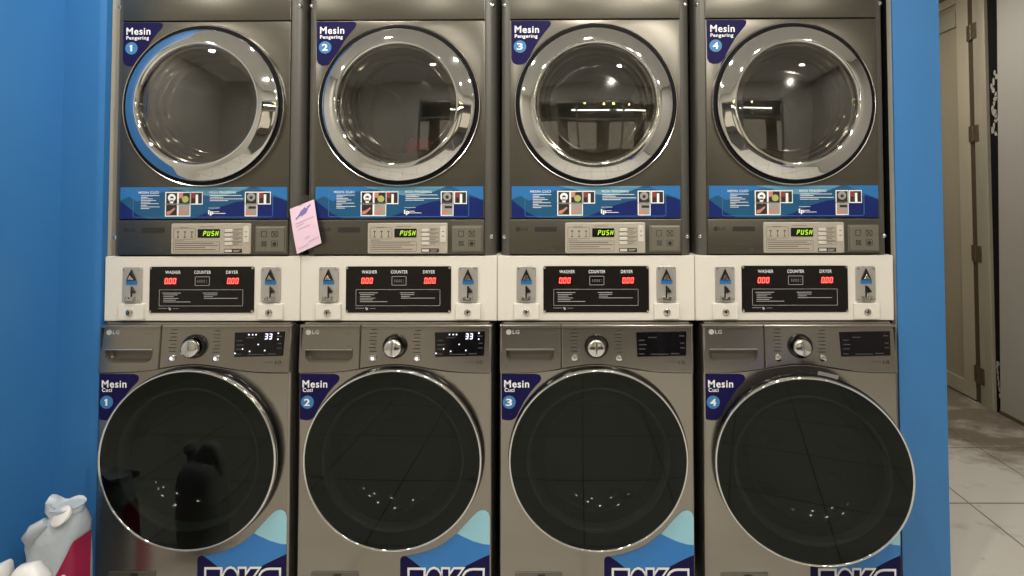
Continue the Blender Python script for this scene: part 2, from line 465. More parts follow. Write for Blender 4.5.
# the street outside
st = B().box(-6, 7, -10, YB-.12, -.12, -.02); struct(st, 'ground_street', 'asphalt')
b = B(); b.box(-6, 7, -8.2, -8.0, -.02, 4.5)
bt = b.done('shop_building', 'facade')
tag(bt, 'pale shop building with lit windows across the street, seen only in reflections', 'building')
for x in (-3.2, -.9, 1.4, 3.7):
    b = B(); b.box(x, x+1.6, -7.99, -7.96, .6, 2.3)
    b.done('window', 'warm_window', bt)
for i, (x, lb) in enumerate(((-.25, 'left'), (1.2, 'right'))):
    b = B((x, -4.6, 2.45)); b.tube([(x, -4.6, 2.45), (x+1.2, -4.6, 2.45)], .02, 12)
    t = b.done('tube_light', 'tube')
    for hx in (.1, 1.1):
        b = B((x, -4.6, 2.45)); b.tube([(x+hx, -4.6, 2.46), (x+hx, -4.6, 2.785)], .006, 8); b.done('hanger', 'aluminium', t)
    tag(t, '%s fluorescent tube hanging outside the storefront, seen only in reflections' % lb, 'light')
random.seed(5)
for k in range(6):
    x = .2+.28*k; z = 2.62+.05*math.sin(k*2)
    b = B((x, -4.3, z)); b.turn([(0, z-.04), (.028, z-.028), (.035, z), (.02, z+.03), (.012, z+.05), (0, z+.05)], x, -4.3, 16)
    t = b.done('light_bulb', 'bulb')
    b = B((x, -4.3, z)); b.tube([(x, -4.3, z+.045), (x, -4.3, 2.785)], .004, 8); b.done('cord', 'black', t)
    tag(t, 'yellow bulb on the string outside the storefront, seen only in reflections', 'light', 'yellow string bulbs')

struct(B().box(-1.2, 2.8, -5.2, -3.9, 2.78, 2.84), 'ceiling_canopy', 'facade')
# ceiling downlights
LAMPS = [(-.90, -.62), (.30, -.95), (1.15, -1.45), (-.55, -2.1), (.9, -2.15), (2.3, -2.2), (2.2, 1.2), (-2.3, -1.6)]
for i, (x, y) in enumerate(LAMPS):
    t = thing('ceiling_light', 'round recessed ceiling downlight, one of the lamps mirrored in the chrome', 'light', (x, y, ZC), 'ceiling downlights')
    b = B((x, y, ZC)); b.turn([(.048, ZC-.001), (.05, ZC-.012), (.066, ZC-.012), (.07, ZC-.001)], x, y, 32)
    b.done('trim_ring', 'white', t)
    b = B((x, y, ZC)); b.turn([(0, ZC-.006), (.047, ZC-.006), (.047, ZC-.001)], x, y, 32)
    b.done('diffuser', 'lamp', t)
    l = bpy.data.lights.new('lamp', 'AREA'); l.shape = 'DISK'; l.size = .09; l.energy = 19; l.color = (1, .955, .90)
    lo = bpy.data.objects.new('lamp', l); COL.objects.link(lo); lo.location = (x, y, ZC-.02)

# ------------------------------------------------------------------ machine housings
def shell(b, hw, yf, yb, z0, z1, rx, ry, n=6):
    """open-fronted cabinet: back, sides and rounded or chamfered front corners, plus top and bottom"""
    n0 = len(b.bm.faces); b.ang = 40
    P = []
    for k in range(n+1):
        t = math.pi/2*k/n; P.append((-hw+rx-rx*math.sin(t), yf+ry-ry*math.cos(t)))
    P.append((-hw, yb)); Q = P+[(-x, y) for x, y in reversed(P)]
    a = b.loop([(x, y, z0) for x, y in Q]); c = b.loop([(x, y, z1) for x, y in Q])
    b.bridge(a, c, closed=False)
    es = []
    for l in (a, c): b.bm.faces.new(l)
    b.mark(n0)

def seg(pts, y):    # helper for triangles and simple polygons
    return pts

GW, GD, GC = 'front-loading washing machines', 'tumble dryers', 'coin payment boxes'
POS = ['the leftmost column, next to the blue wall', 'the second column from the left', 'the third column from the left', 'the rightmost column, next to the blue pillar']

def number_sticker(parent, O, pts, n, small, tx, sx, cz, y, B):
    b = B(O); b.flat(pts, y, .0006)
    st = b.done('number_sticker', 'navy', parent)
    b = B(O); b.flat(circle(cz[0], cz[1], cz[2]), y-.0006, .0005); b.done('number_disc', 'midblue', st)
    b = B(O)
    b.text('Mesin', *tx, y-.001, .016); b.text(small, *sx, y-.001, .02)
    r = cz[2]
    w = r*.36 if n == '1' else r*.62
    if n == '1':
        q = [(-.12, -.52), (.16, -.52), (.16, .52), (-.06, .52), (-.30, .36), (-.30, .16), (-.12, .26)]
        b.flat([(cz[0]+x*r, cz[1]+z*r) for x, z in q], y-.0016)
    else: b.text(n, cz[0]-w*.75, cz[0]+w*.65, cz[1]-r*.52, cz[1]+r*.52, y-.0016, .02)
    b.done('lettering', 'ink_white', st)
    return st

# ------------------------------------------------------------------ dryers
def make_dryer(i):
    n = str(i+1); cx = -1.05+.7*i; z0 = 1.235; O = (0, 0, z0)
    extra = ['dark screen glass partly mirroring the blue wall', 'red and white laundry behind its door', 'concentric rings in its round door', 'steel body beside the right-hand blue pillar'][i]
    T = thing('tumble_dryer', 'grey stacked tumble dryer whose navy corner sticker reads Mesin Pengering %s' % n, 'dryer', (cx, 0, z0), GD)
    F = .006; K = .9875                       # front plane
    def B(o=(0, 0, 0)):
        q = BB(o); q.k = K; return q
    b = BB(O); shell(b, .3405, .006, .78, z0+.0005, 2.245, .036, .033); b.done('cabinet', 'dryer_side', T)
    def edge(b, za, zb, cut=0):        # rounded edge strips either side of a front panel
        n0 = len(b.bm.faces); b.ang = 32
        P = [(.3095, F+.02), (.3095, F+.001), (.322, F+.004), (.332, F+.011), (.339, F+.021), (.3435, F+.034), (.345, F+.05)]
        for sg in (-1, 1):
            a = b.loop([(sg*x, y, za+(cut*((x-.3095)/.0355)**2 if cut else 0)) for x, y in P]); c = b.loop([(sg*x, y, zb) for x, y in P])
            b.bridge(a, c, False); b.bm.faces.new(a); b.bm.faces.new(c)
        b.mark(n0)
    # front panels: hood above the seam, door field, and lower fascia
    b = B(O); b.box(-.309, .309, F-.006, F+.02, 2.090, 2.245, .003)
    edge(b, 2.090, 2.244); b.done('top_panel', 'dryer', T)
    b = B(O); b.plate([(-.309, 1.3665), (.309, 1.3665), (.309, 2.086), (-.309, 2.086)], F-.006, F+.02, .0025, [circle(.002, 1.777, .276, 96)])
    edge(b, 1.3665, 2.086)
    b.done('front_panel', 'dryer', T)
    b = B(O)
    lo = [(-.306, 1.238), (.306, 1.238), (.309, 1.243), (.309, 1.363), (-.309, 1.363), (-.309, 1.243)]
    b.plate(lo, F-.008, F+.02, .003)
    edge(b, 1.238, 1.363, .022)
    b.done('lower_panel', 'dryer', T)
    # drum
    b = B(O); b.ring([(.275, F), (.275, F+.05), (.262, F+.06), (.262, F+.5), (.25, F+.52), (0, F+.52)], .002, 1.777, 64)
    for k in range(3):
        a = math.radians(30+120*k)
        ux, uz = math.cos(a), math.sin(a)
        b.tube([(.002+ux*.245, F+.08, 1.777+uz*.245), (.002+ux*.245, F+.48, 1.777+uz*.245)], .024, 10)
    b.done('drum', 'drum', T)
    # door
    D = B(O); D.ring([(.276, F-.004), (.276, F-.02), (.2735, F-.026), (.270, F-.0285), (.262, F-.0315), (.240, F-.042), (.222, F-.048), (.2165, F-.0475), (.2125, F-.043), (.2105, F-.033), (.210, F-.014), (.216, F-.006)], .002, 1.777, 128, True)
    door = D.done('door', 'chrome', T, 60)
    b = B(O); b.ring([(.2765, F-.003), (.2775, F-.016), (.284, F-.018), (.290, F-.016), (.2945, F-.0062)], .002, 1.777, 96); b.done('door_gasket', 'black', door)
    b = B(O); b.ring([(.2895, F-.0175), (.292, F-.0185), (.2945, F-.0145), (.2950, F-.0062)], .002, 1.777, 96); b.done('trim_ring', 'chrome_soft', door)
    b = B(O)
    pr = [(.211, F-.020), (.206, F-.018), (.203, F-.008), (.199, F-.002), (.196, F+.004), (.190, F+.002), (.187, F+.012), (.182, F+.020), (.179, F+.019), (.177, F+.028), (.175, F+.035), (.172, F+.034), (.170, F+.038)]
    b.ring(pr, .002, 1.777, 96); b.done('door_liner', 'liner', door, 25)
    b = B(O); b.ring([(.170, F+.038), (.162, F+.041), (.12, F+.036), (.08, F+.031), (.04, F+.0285), (0, F+.0275)], .002, 1.777, 64)
    b.done('door_bowl', 'bowl', door)
    b = B(O); b.ring([(.2115, F-.034), (.18, F-.0385), (.13, F-.0435), (.07, F-.047), (0, F-.048)], .002, 1.777, 96)
    b.done('door_glass', 'dryer_glass', door)
    # number sticker
    pts = [(-.304, 2.083), (-.170, 2.083), (-.161, 2.079), (-.160, 2.071), (-.166, 2.060), (-.180, 2.044), (-.200, 2.018), (-.216, 1.992), (-.232, 1.963), (-.240, 1.946), (-.250, 1.932), (-.264, 1.924), (-.282, 1.9225), (-.297, 1.929), (-.3035, 1.944)]
    number_sticker(T, O, pts, n, 'Pengering', (-.291, -.204, 2.039, 2.064), (-.291, -.209, 2.017, 2.033), (-.2725, 1.989, .0225), F-.0067, B)
    # instruction banner
    Y = F-.0068
    b = B(O); b.flat([(-.302, 1.368), (.304, 1.368), (.304, 1.482), (-.302, 1.482)], Y, .0005); 
    b.m = 1; y2 = Y-.0002
    b.flat([(-.302, 1.482), (-.302, 1.434), (-.285, 1.442), (-.27, 1.448), (-.24, 1.43), (-.2, 1.445), (-.15, 1.464), (-.1, 1.474), (-.05, 1.482)], y2)
    b.m = 2
    b.flat([(-.302, 1.434), (-.288, 1.422), (-.262, 1.402), (-.243, 1.386), (-.215, 1.374), (-.205, 1.368), (-.302, 1.368)], y2)
    b.flat([(-.05, 1.368), (.0, 1.384), (.06, 1.41), (.12, 1.428), (.18, 1.436), (.235, 1.444), (.26, 1.445), (.285, 1.438), (.304, 1.430), (.304, 1.368)], y2)
    b.m = 3
    b.flat([(-.13, 1.482), (-.1, 1.476), (-.02, 1.455), (.05, 1.447), (.12, 1.462), (.17, 1.482)], y2-.0001)
    b.m = 1
    b.flat([(.19, 1.482), (.235, 1.462), (.262, 1.45), (.285, 1.442), (.304, 1.434), (.304, 1.482)], y2-.0001)
    ban = b.done('instruction_banner', ['teal', 'banner_blue', 'banner_navy', 'paleblue'], T)
    b = B(O); b.frame(-.255, .253, 1.373, 1.473, .0016, Y-.0006, .008); b.done('outline_frame', 'midblue', ban)
    b = B(O)
    b.text('MESIN CUCI', -.235, -.162, 1.459, 1.467, Y-.0007, .01)
    b.text('MESIN PENGERING', .022, .118, 1.459, 1.467, Y-.0007, .01)
    b.lines(-.226, -.158, 1.4525, .0058, Y-.0007, [.98, .35, .62, .8, .5, .95, .3, 1, .45])
    b.lines(.024, .145, 1.4525, .0062, Y-.0007, [.95, .4, 1, .55])
    b.text('lp', .020, .037, 1.380, 1.398, Y-.0007, .05)
    b.lines(.038, .082, 1.394, .006, Y-.0007, [.45, 1]); b.lines(.02, .06, 1.407, .004, Y-.0007, [1])
    b.done('lettering', 'ink_white', ban)
    cells = [(-.137, 1.420, 0), (-.091, 1.420, 1), (-.047, 1.420, 2), (-.137, 1.377, 3), (-.091, 1.377, 4), (.152, 1.420, 5), (.200, 1.420, 2), (.152, 1.377, 6)]
    for x, z, k in cells:
        b = B(O); b.m = 0; b.flat([(x-.001, z-.001), (x+.045, z-.001), (x+.045, z+.045), (x-.001, z+.045)], Y-.0007, .0003)
        yy = Y-.0009; b.m = 1; q = lambda a, c, e, f: [(x+a*.044, z+c*.044), (x+e*.044, z+c*.044), (x+e*.044, z+f*.044), (x+a*.044, z+f*.044)]
        b.flat(q(.06, .06, .96, .94), yy, .0002)
        yy -= .0002
        if k == 0: b.m = 0; b.flat(circle(x+.023, z+.024, .014), yy, .0002, [circle(x+.023, z+.022, .007)]); b.flat(q(.38, .08, .66, .5), yy, .0002)
        if k == 1: b.m = 3; b.flat(circle(x+.026, z+.018, .012), yy, .0002); b.m = 2; b.flat(q(.06, .5, .4, .94), yy, .0002)
        if k == 2: b.m = 4; b.flat(q(.06, .5, .4, .94), yy, .0002); b.m = 0; b.flat(q(.45, .06, .65, .8), yy, .0002)
        if k in (3, 4):
            b.m = 5 if k == 4 else 2
            if k == 4: b.flat(q(.06, .06, .96, .94), yy, .0002); b.m = 2; yy -= .0002
            b.flat([(x+.004, z+.006), (x+.016, z+.006), (x+.036, z+.026), (x+.033, z+.031), (x+.018, z+.020), (x+.006, z+.017)], yy, .0002)
        if k == 5: b.m = 5; b.flat(circle(x+.022, z+.026, .015), yy, .0002); b.m = 1; b.flat(circle(x+.022, z+.024, .006), yy-.0002, .0002)
        if k == 6: b.m = 5; b.flat(q(.06, .06, .96, .94), yy, .0002); b.m = 2; b.flat(q(.06, .1, .6, .4), yy-.0002, .0002); b.m = 1; b.flat(q(.3, .6, .9, .8), yy-.0002, .0002)
        b.done('instruction_photo', ['ink_white', 'photo_dark', 'photo_skin', 'photo_green', 'photo_red', 'photo_grey'], ban)
    # control panel
    Yc = F-.008
    b = B(O); b.plate(rrect(-.110, .177, 1.242, 1.351, .005), Yc-.004, Yc+.004, .0015)
    cp = b.done('control_panel', 'silver', T); y = Yc-.0046
    b = B(O); b.frame(-.101, -.022, 1.294, 1.335, .0010, y); b.frame(-.101, .066, 1.249, 1.286, .0010, y)
    for x in (-.085, -.060, -.035):
        b.flat([(x-.001, 1.300), (x+.001, 1.300), (x+.001, 1.323), (x-.001, 1.323)], y); b.flat([(x-.004, 1.300), (x+.004, 1.300), (x+.004, 1.303), (x-.004, 1.303)], y); b.flat([(x-.004, 1.319), (x+.004, 1.319), (x+.004, 1.323), (x-.004, 1.323)], y)
    b.lines(-.078, -.048, 1.337, .004, y, [1]); b.lines(-.1, -.065, 1.290, .004, y, [1]); b.lines(-.006, .058, 1.340, .004, y, [.8])
    b.lines(-.096, .060, 1.281, .0075, y, [.9, 1, .7, .95])
    b.done('printing', 'ink', cp)
    b = B(O); b.plate(rrect(-.013, .066, 1.300, 1.331, .002), y-.001, y+.001, 0); ds = b.done('display', 'display', cp)
    b = B(O); b.seven('PUSH', .006, 1.3065, .0105, .018, .0042, y-.0018, .0032, .2); b.done('display_digits', 'green_led', cp)
    for k in range(4):
        z = 1.331-k*.0157
        b = B(O); b.plate(rrect(.084, .111, z-.011, z, .002), y-.002, y+.001, .0008); b.done('button', 'silver_key', cp)
        b = B(O); b.frame(.0825, .147, z-.0125, z+.0015, .0007, y, .002); b.lines(.115, .142, z-.0015, .005, y, [1, .7]); b.done('printing', 'ink', cp)
    b = B(O); b.plate(rrect(.1515, .172, 1.283, 1.340, .002), y-.0015, y+.001, .0006); b.done('button', 'silver_key', cp)
    b = B(O); b.lines(.158, .166, 1.322, .008, y-.0019, [1]); b.lines(.158, .166, 1.305, .008, y-.0019, [1]); b.done('printing', 'ink', cp)
    b = B(O); b.plate(rrect(.083, .147, 1.246, 1.260, .003), y-.001, y+.001, 0); b.done('start_button', 'ink_dark', cp)
    b = B(O); b.plate(rrect(.0855, .112, 1.2485, 1.2575, .002), y-.002, y, 0); b.lines(.117, .142, 1.2555, .0045, y-.0014, [1, .8]); b.done('button', 'silver_key', cp)
    # symbol plate
    b = B(O); b.plate(rrect(.192, .303, 1.246, 1.341, .004), Yc-.001, Yc+.004, .001, )
    b.plate(rrect(.197, .299, 1.250, 1.337, .003), Yc-.005, Yc, .002)
    b.m = 1
    y = Yc-.0055
    b.frame(.216, .236, 1.302, 1.323, .0018, y, .003)
    b.frame(.253, .276, 1.302, 1.323, .0016, y, .002)
    for (px, pz) in ((.2645, 1.3125), (.2265, 1.278)):
        for sgn in (1, -1):
            b.flat([(px-.010, pz-.009*sgn-.001), (px-.008, pz-.010*sgn), (px+.010, pz+.009*sgn), (px+.008, pz+.010*sgn)], y)
    b.flat(circle(.2265, 1.278, .009, 20), y, .0004, [circle(.2265, 1.278, .0072, 20)])
    b.frame(.253, .276, 1.267, 1.289, .0016, y, .002); b.flat(circle(.2645, 1.277, .007, 20), y-.0001)
    b.done('symbol_plate', ['symbol', 'ink_dark'], T)
    # badge, dark label and faint lines
    y = Yc-.0006
    b = B(O); b.flat(circle(-.279, 1.328, .0085, 24), y); b.text('LG', -.267, -.245, 1.323, 1.334, y, .03); b.done('logo_badge', 'ink_dark', T)
    b = B(O); b.plate(rrect(-.219, -.140, 1.319, 1.336, .002), y-.001, y+.001); b.done('model_label', 'ink_dark', T)
    b = B(O); b.lines(-.285, -.143, 1.275, .002, y, [1]); b.lines(-.16, -.143, 1.257, .006, y, [1, 1]); b.done('printing', 'recess', T)
    for x, z in ((-.331, 1.30), (.331, 1.30), (-.331, 2.148), (.331, 2.148)):
        b = B(O); b.ring([(.0085, F+.02), (.0085, F+.006), (.006, F+.0035), (0, F+.0025)], x, z, 20); b.done('screw', 'chrome', T)
    return T

# ------------------------------------------------------------------ coin boxes
def make_coin_box(i):
    n = str(i+1); cx = -1.05+.7*i; z0 = 1.0062; O = (0, 0, z0)
    T = thing('coin_box', 'white coin payment box with red digits, between washing machine %s and dryer %s' % (n, n), 'payment box', (cx, 0, z0), GC)
    b = B(O); b.plate(rrect(-.3492, .3492, 1.0062, 1.2345, .002, 2), 0, .6, .003); b.done('housing', 'white', T)
    b = B(O); b.plate(rrect(-.186, .187, 1.036, 1.199, .006), -.003, .001, .001)
    dp = b.done('display_panel', 'label_black', T); y = -.0036
    b = B(O)
    b.text('WASHER', -.129, -.075, 1.174, 1.185, y, .008); b.text('COUNTER', -.026, .033, 1.174, 1.185, y, .008); b.text('DRYER', .088, .130, 1.174, 1.185, y, .008)
    b.done('lettering', 'ink_white', dp)
    b = B(O); b.frame(-.150, .149, 1.060, 1.118, .0011, y, .002); b.frame(-.023, .029, 1.132, 1.164, .0014, y, .003)
    b.lines(-.139, -.073, 1.107, .0065, y, [1]); b.lines(-.135, -.075, 1.1005, .0062, y, [.85, .62, .9, .75, 1.62])
    b.lines(.006, .058, 1.107, .0065, y, [1]); b.lines(.010, .062, 1.1005, .0062, y, [.9, .6, 2.3])
    b.lines(-.151, -.120, 1.0525, .004, y, [1]); b.lines(-.1, -.08, 1.0515, .003, y, [1])
    b.flat([(-.117, 1.055), (-.108, 1.053), (-.106, 1.048), (-.112, 1.044)], y)
    b.done('instruction_lines', 'ink_soft', dp)
    for x in (-.134, .089):
        b = B(O); b.plate(rrect(x-.002, x+.049, 1.134, 1.164, .002), -.0038, -.002); b.done('digit_window', 'led_window', dp)
        b = B(O); b.seven('000', x+.003, 1.1385, .0108, .0205, .0036, -.0046, .0029, .12)
        b.flat([(x+.0151, 1.1385), (x+.0171, 1.1385), (x+.0171, 1.141), (x+.0151, 1.141)], -.0046); b.done('red_digits', 'red_led', dp)
    b = B(O); b.plate(rrect(-.019, .025, 1.137, 1.159, .002), -.005, -.002, .001); b.m = 1
    for k in range(5): b.flat([(-.014+.006*k, 1.143), (-.010+.006*k, 1.143), (-.010+.006*k, 1.153), (-.014+.006*k, 1.153)], -.0056)
    b.flat(circle(.020, 1.151, .002, 12), -.0056); b.flat(circle(.020, 1.144, .002, 12), -.0056)
    b.done('counter_window', ['gloss_black', 'ink'], dp)
    for x in (-.181, .182):
        for z in (1.041, 1.194):
            b = B(O); b.ring([(.0042, -.003), (.0042, -.0045), (0, -.0058)], x, z, 14); b.done('screw', 'chrome_soft', dp)
    for s, x in enumerate((-.246, .248)):
        b = B(O); b.plate(rrect(x-.034, x+.034, 1.073, 1.1985, .008), -.006, 0, .0018)
        ca = b.done('coin_acceptor', 'plate', T)
        b = B(O); b.plate([(x-.017, 1.152), (x, 1.190), (x+.017, 1.152), (x+.011, 1.152), (x, 1.178), (x-.011, 1.152)], -.011, -.006, .001)
        b.plate([(x-.016, 1.152), (x-.003, 1.183), (x+.001, 1.185), (x+.004, 1.152)], -.0085, -.006); b.done('coin_funnel', 'plate_dark', ca)
        b = B(O); b.plate([(x-.011, 1.154), (x-.001, 1.172), (x+.011, 1.154)], -.014, -.008, .002); b.done('return_button', 'chrome_soft', ca)
        b = B(O); b.plate(rrect(x-.019, x+.020, 1.136, 1.151, .002), -.0075, -.005); b.done('blue_label', 'banner_blue', ca)
        b = B(O); b.plate([(x-.003, 1.088), (x+.002, 1.088), (x+.002, 1.130), (x-.003, 1.130)], -.0066, -.004); b.done('coin_slot', 'black', ca)
        b = B(O); b.plate([(x+.003, 1.105), (x+.017, 1.109), (x+.012, 1.117), (x+.003, 1.128)], -.013, -.006, .001); b.done('slot_guard', 'plate_dark', ca)
        b = B(O); b.plate([(x-.018, 1.094), (x-.007, 1.094), (x-.004, 1.088), (x+.004, 1.088), (x+.008, 1.095), (x+.017, 1.095), (x+.015, 1.078), (x-.016, 1.078)], -.016, -.006, .002)
        b.done('return_cup', 'chrome_soft', ca)
        for dx in (-.027, .027):
            for z in (1.081, 1.1905):
                b = B(O); b.ring([(.0042, -.006), (.0042, -.0078), (0, -.0088)], x+dx, z, 12); b.done('screw', 'chrome', ca)
        b = B(O); b.plate(rrect(x-.044, x+.045, 1.013, 1.069, .003, 3), -.010, 0, .002)
        lb = b.done('lock_box', 'white', T)
        b = B(O); b.ring([(.0115, -.010), (.0115, -.0145), (.0095, -.016), (.0035, -.016), (.0035, -.0125), (0, -.0125)], x, 1.0395, 24); b.done('lock', 'chrome_soft', lb)
        b = B(O); b.plate([(x-.0012, 1.033), (x+.0012, 1.033), (x+.0012, 1.046), (x-.0012, 1.046)], -.0165, -.012); b.done('keyhole', 'black', lb)
    return T

# ------------------------------------------------------------------ washing machines
def fas(x): return .829+.028*math.exp(-(x/.145)**2)
def make_washer(i):
    n = str(i+1); cx = -1.05+.7*i+(.004 if i == 3 else 0); O = (0, 0, 0); F = -.015
    FL = -.028                                # lower front panel
    def lean(c):                              # the fascia leans forward at its foot
        d = .010*max(0, (.996-c.z)/.166); k = 1-(.006+d)/1.568
        return Vector((c.x*k, c.y-d, 1.46+(c.z-1.46)*k))
    def low(c): return Vector((c.x*.9917, c.y, 1.46+(c.z-1.46)*.9917))
    def LB(o=(0, 0, 0)):
        q = BB(o); q.warp = low; return q
    def TB():
        q = BB((0, 0, 0)); q.warp = lean; return q
    lit = i < 2
    st = 'lit panel showing 33' if lit else 'dark panel'
    if i == 3: st = 'round door ajar'
    T = thing('washing_machine', 'steel front-loading washing machine with sticker Mesin Cuci %s and %s' % (n, st), 'washing machine', (cx, 0, 0), GW)
    b = B(O); shell(b, .3375, FL+.001, .72, .015, .99, .010, .014); b.box(-.325, .325, F+.004, F+.03, .990, 1.0025, .002); b.done('cabinet', 'washer', T)
    b = B(O)
    for x in (-.28, .28):
        for yy in (.06, .64): b.turn([(.022, 0), (.024, .01), (.014, .015), (.014, .03)], x, yy, 16)
    b.done('foot', 'black', T)
    # lower front panel with door opening
    ft = lambda x: fas(x)+.0045
    top = [(x/100, ft(x/100)) for x in range(31, -32, -2)]
    ol = [(-.3285, .02), (.3285, .02), (.3285, ft(.3285))]+top+[(-.3285, ft(.3285))]
    b = B(O); b.plate(ol, FL, FL+.02, .0015, [circle(.004, .552, .268, 96)]); b.done('front_panel', 'washer', T)
    # detergent drawer with recessed grip
    xs = [-.338+.2135*k/12 for k in range(13)]
    ol = [(x, fas(x)) for x in xs]+[(-.1245, .996), (-.338, .996)]
    hol = [(-.316, .9115), (-.148, .9115)]+[(-.148, .895), (-.150, .882), (-.156, .873), (-.166, .867), (-.18, .8655), (-.284, .8655), (-.298, .867), (-.308, .873), (-.314, .882), (-.316, .895)]
    b = TB(); b.plate(ol, F-.006, F+.02, .003, [hol]); dr = b.done('detergent_drawer', 'washer', T)
    b = TB(); b.pocket(hol, F-.006, F+.014, .007); b.done('handle', 'recess', dr)
    b = TB(); b.plate([(-.317, .9095), (-.147, .9095), (-.149, .9145), (-.315, .9145)], F-.0095, F-.004, .0015); b.done('handle_edge', 'chrome_soft', dr)
    y = F-.0066
    b = TB(); b.flat(circle(-.3065, .9715, .0095, 24), y); b.text('LG', -.293, -.270, .965, .978, y, .02); b.done('logo_badge', 'ink_soft', dr)
    b = TB(); b.lines(-.181, -.153, .967, .004, y, [1]); b.lines(-.173, -.151, .921, .004, y, [1]); b.done('printing', 'ink', dr)
    # control fascia
    xs = [.338-.4605*k/22 for k in range(23)]
    ol = [(x, fas(x)) for x in xs]+[(-.1225, .996), (.338, .996)]
    b = TB(); b.plate(ol, F-.006, F+.02, .004); fa = b.done('control_fascia', 'washer', T)
    b = TB(); b.ring([(.042, F-.006), (.042, F-.012), (.040, F-.016), (.035, F-.017), (.034, F-.012)], 0, .923, 48); kn = b.done('program_knob', 'gloss_black', T)
    b = TB(); b.ring([(.0305, F-.010), (.0305, F-.028), (.0285, F-.032), (.022, F-.0345), (0, F-.0355)], -.001, .922, 48)
    b.plate(rrect(-.005, .003, .896, .948, .0038, 3), F-.038, F-.032, .002); b.done('knob_cap', 'chrome', kn)
    for x, z in ((-.0765, .882), (.078, .881)):
        b = TB(); b.ring([(.0125, F-.006), (.0125, F-.009), (.010, F-.0115), (0, F-.0125)], x, z, 24); bt = b.done('round_button', 'chrome', T)
        if lit:
            b = TB(); b.ring([(.0055, F-.0122), (0, F-.0132)], x, z, 16); b.done('button_light', 'white_led', bt)
    b = TB()
    for k in range(7):
        z = .981-.0125*k
        w = [.02, .026, .023, .027, .021, .026, .024][k]
        b.flat([(-.066-w, z-.002), (-.066, z-.002), (-.066, z+.0005), (-.066-w, z+.0005)], y); z -= .004
        b.flat([(.058+.03-w, z-.002), (.088, z-.002), (.088, z+.0005), (.088-w, z+.0005)], y)
    b.lines(.246, .279, .868, .004, y, [1]); b.text('10', .287, .307, .860, .872, y, .0)
    b.done('program_printing', 'ink_dark', fa)
    b = TB(); b.plate([(.142, .8855), (.312, .8895), (.314, .974), (.138, .9705)], F-.0085, F-.004, .0012); ds = b.done('display', 'display', T)
    y = F-.0092
    b = TB(); b.m = 0
    for x, z, w in ((.148, .945, .02), (.148, .93, .026), (.148, .915, .022), (.148, .898, .018), (.19, .897, .06), (.258, .899, .03), (.292, .935, .014), (.291, .919, .016), (.288, .96, .018), (.18, .955, .03)):
        b.flat([(x, z-.0035), (x+w, z-.0035), (x+w, z), (x, z)], y)
    b.done('display_printing', 'ink_dim', ds)
    if lit:
        b = TB(); b.seven('33', .2445, .9475, .0115, .0205, .0035, y-.0004, .0032, .08)
        for x, z in ((.190, .964), (.203, .964), (.215, .964), (.293, .969), (.293, .948), (.225, .930), (.171, .914), (.196, .906), (.249, .909), (.145, .899)):
            b.flat(circle(x, z, .0026, 10), y-.0004)
        b.done('display_digits', 'white_led', ds)
    # tub seal and drum behind the door
    b = B(O); b.ring([(.2685, F+.004), (.262, F+.012), (.25, F+.018), (.235, F+.035), (.228, F+.03), (.215, F+.06), (.215, F+.09)], .004, .552, 64); b.done('door_seal', 'gasket', T)
    b = B(O); b.ring([(.214, F+.08), (.24, F+.10), (.24, F+.5), (.22, F+.52), (0, F+.52)], .004, .552, 64)
    for k in range(3):
        a = math.radians(90+120*k)
        b.tube([(.004+.225*math.cos(a), F+.12, .552+.225*math.sin(a)), (.004+.225*math.cos(a), F+.48, .552+.225*math.sin(a))], .022, 10)
    b.done('drum', 'drum', T)
    # door, hinged on its left edge
    H = (-.296, F-.004, 0)
    ang = math.radians(-9.2) if i == 3 else 0
    c = (.004, .552)
    b = B(H); b.ring([(.240, FL-.001), (.300, FL-.002), (.3085, FL-.004), (.3085, FL-.010), (.3055, F-.028), (.3035, F-.034), (.296, F-.038), (.24, F-.036)], *c, 128, True)
    door = b.done('door', 'gloss_black', T); door.location = (H[0], H[1], -.006 if i == 3 else 0); door.rotation_euler = (0, 0, ang)
    b = B(H); b.ring([(.3045, F-.032), (.3050, F-.037), (.3035, F-.0425), (.3005, F-.044), (.2978, F-.0425), (.2975, F-.036)], *c, 128, True); b.done('chrome_rim', 'chrome', door, 60)
    b = B(H); b.ring([(.2976, F-.0405), (.28, F-.0412), (.2, F-.0424), (.1, F-.0432), (0, F-.0435)], *c, 96); b.done('door_glass', 'washer_glass', door)
    b = B(H); b.ring([(.2970, F-.0375), (.243, F-.037)], *c, 96); b.m = 1; b.ring([(.243, F-.037), (.2415, F-.0383), (.239, F-.039), (.2355, F-.0375), (.2325, F-.032), (.230, F-.024), (.228, F-.012)], *c, 96); b.m = 2
    b.ring([(.228, F-.012), (.214, F+.02), (.19, F+.055), (.16, F+.07), (.08, F+.08), (0, F+.082)], *c, 96); b.done('door_bowl', ['gloss_black', 'bowl_rim', 'bowl_dark'], door, 60)
    if i == 3:
        b = B(H); b.plate([(.030, .852), (.092, .842), (.098, .860), (.036, .871)], F-.022, F-.0205, 0)
        t = b.done('paper_tag', 'tag', door); t['label'] = 'grey paper tag tucked at the top of the open door'
    # number sticker
    pts = [(-.3175, .8265), (-.212, .8265), (-.198, .822), (-.193, .812), (-.197, .800), (-.212, .785), (-.232, .762), (-.252, .732), (-.270, .700), (-.276, .686), (-.283, .675), (-.294, .668), (-.309, .666), (-.315, .6695), (-.3172, .676)]
    pts = [(x-.014 if x < -.31 else x, z) for x, z in pts]
    number_sticker(T, O, pts, n, 'Cuci', (-.322, -.236, .780, .805), (-.321, -.287, .765, .778), (-.305, .729, .0225), FL-.0006, LB)
    # capacity sticker at the lower right
    Y = FL-.0006
    b = LB(O)
    R = .3335
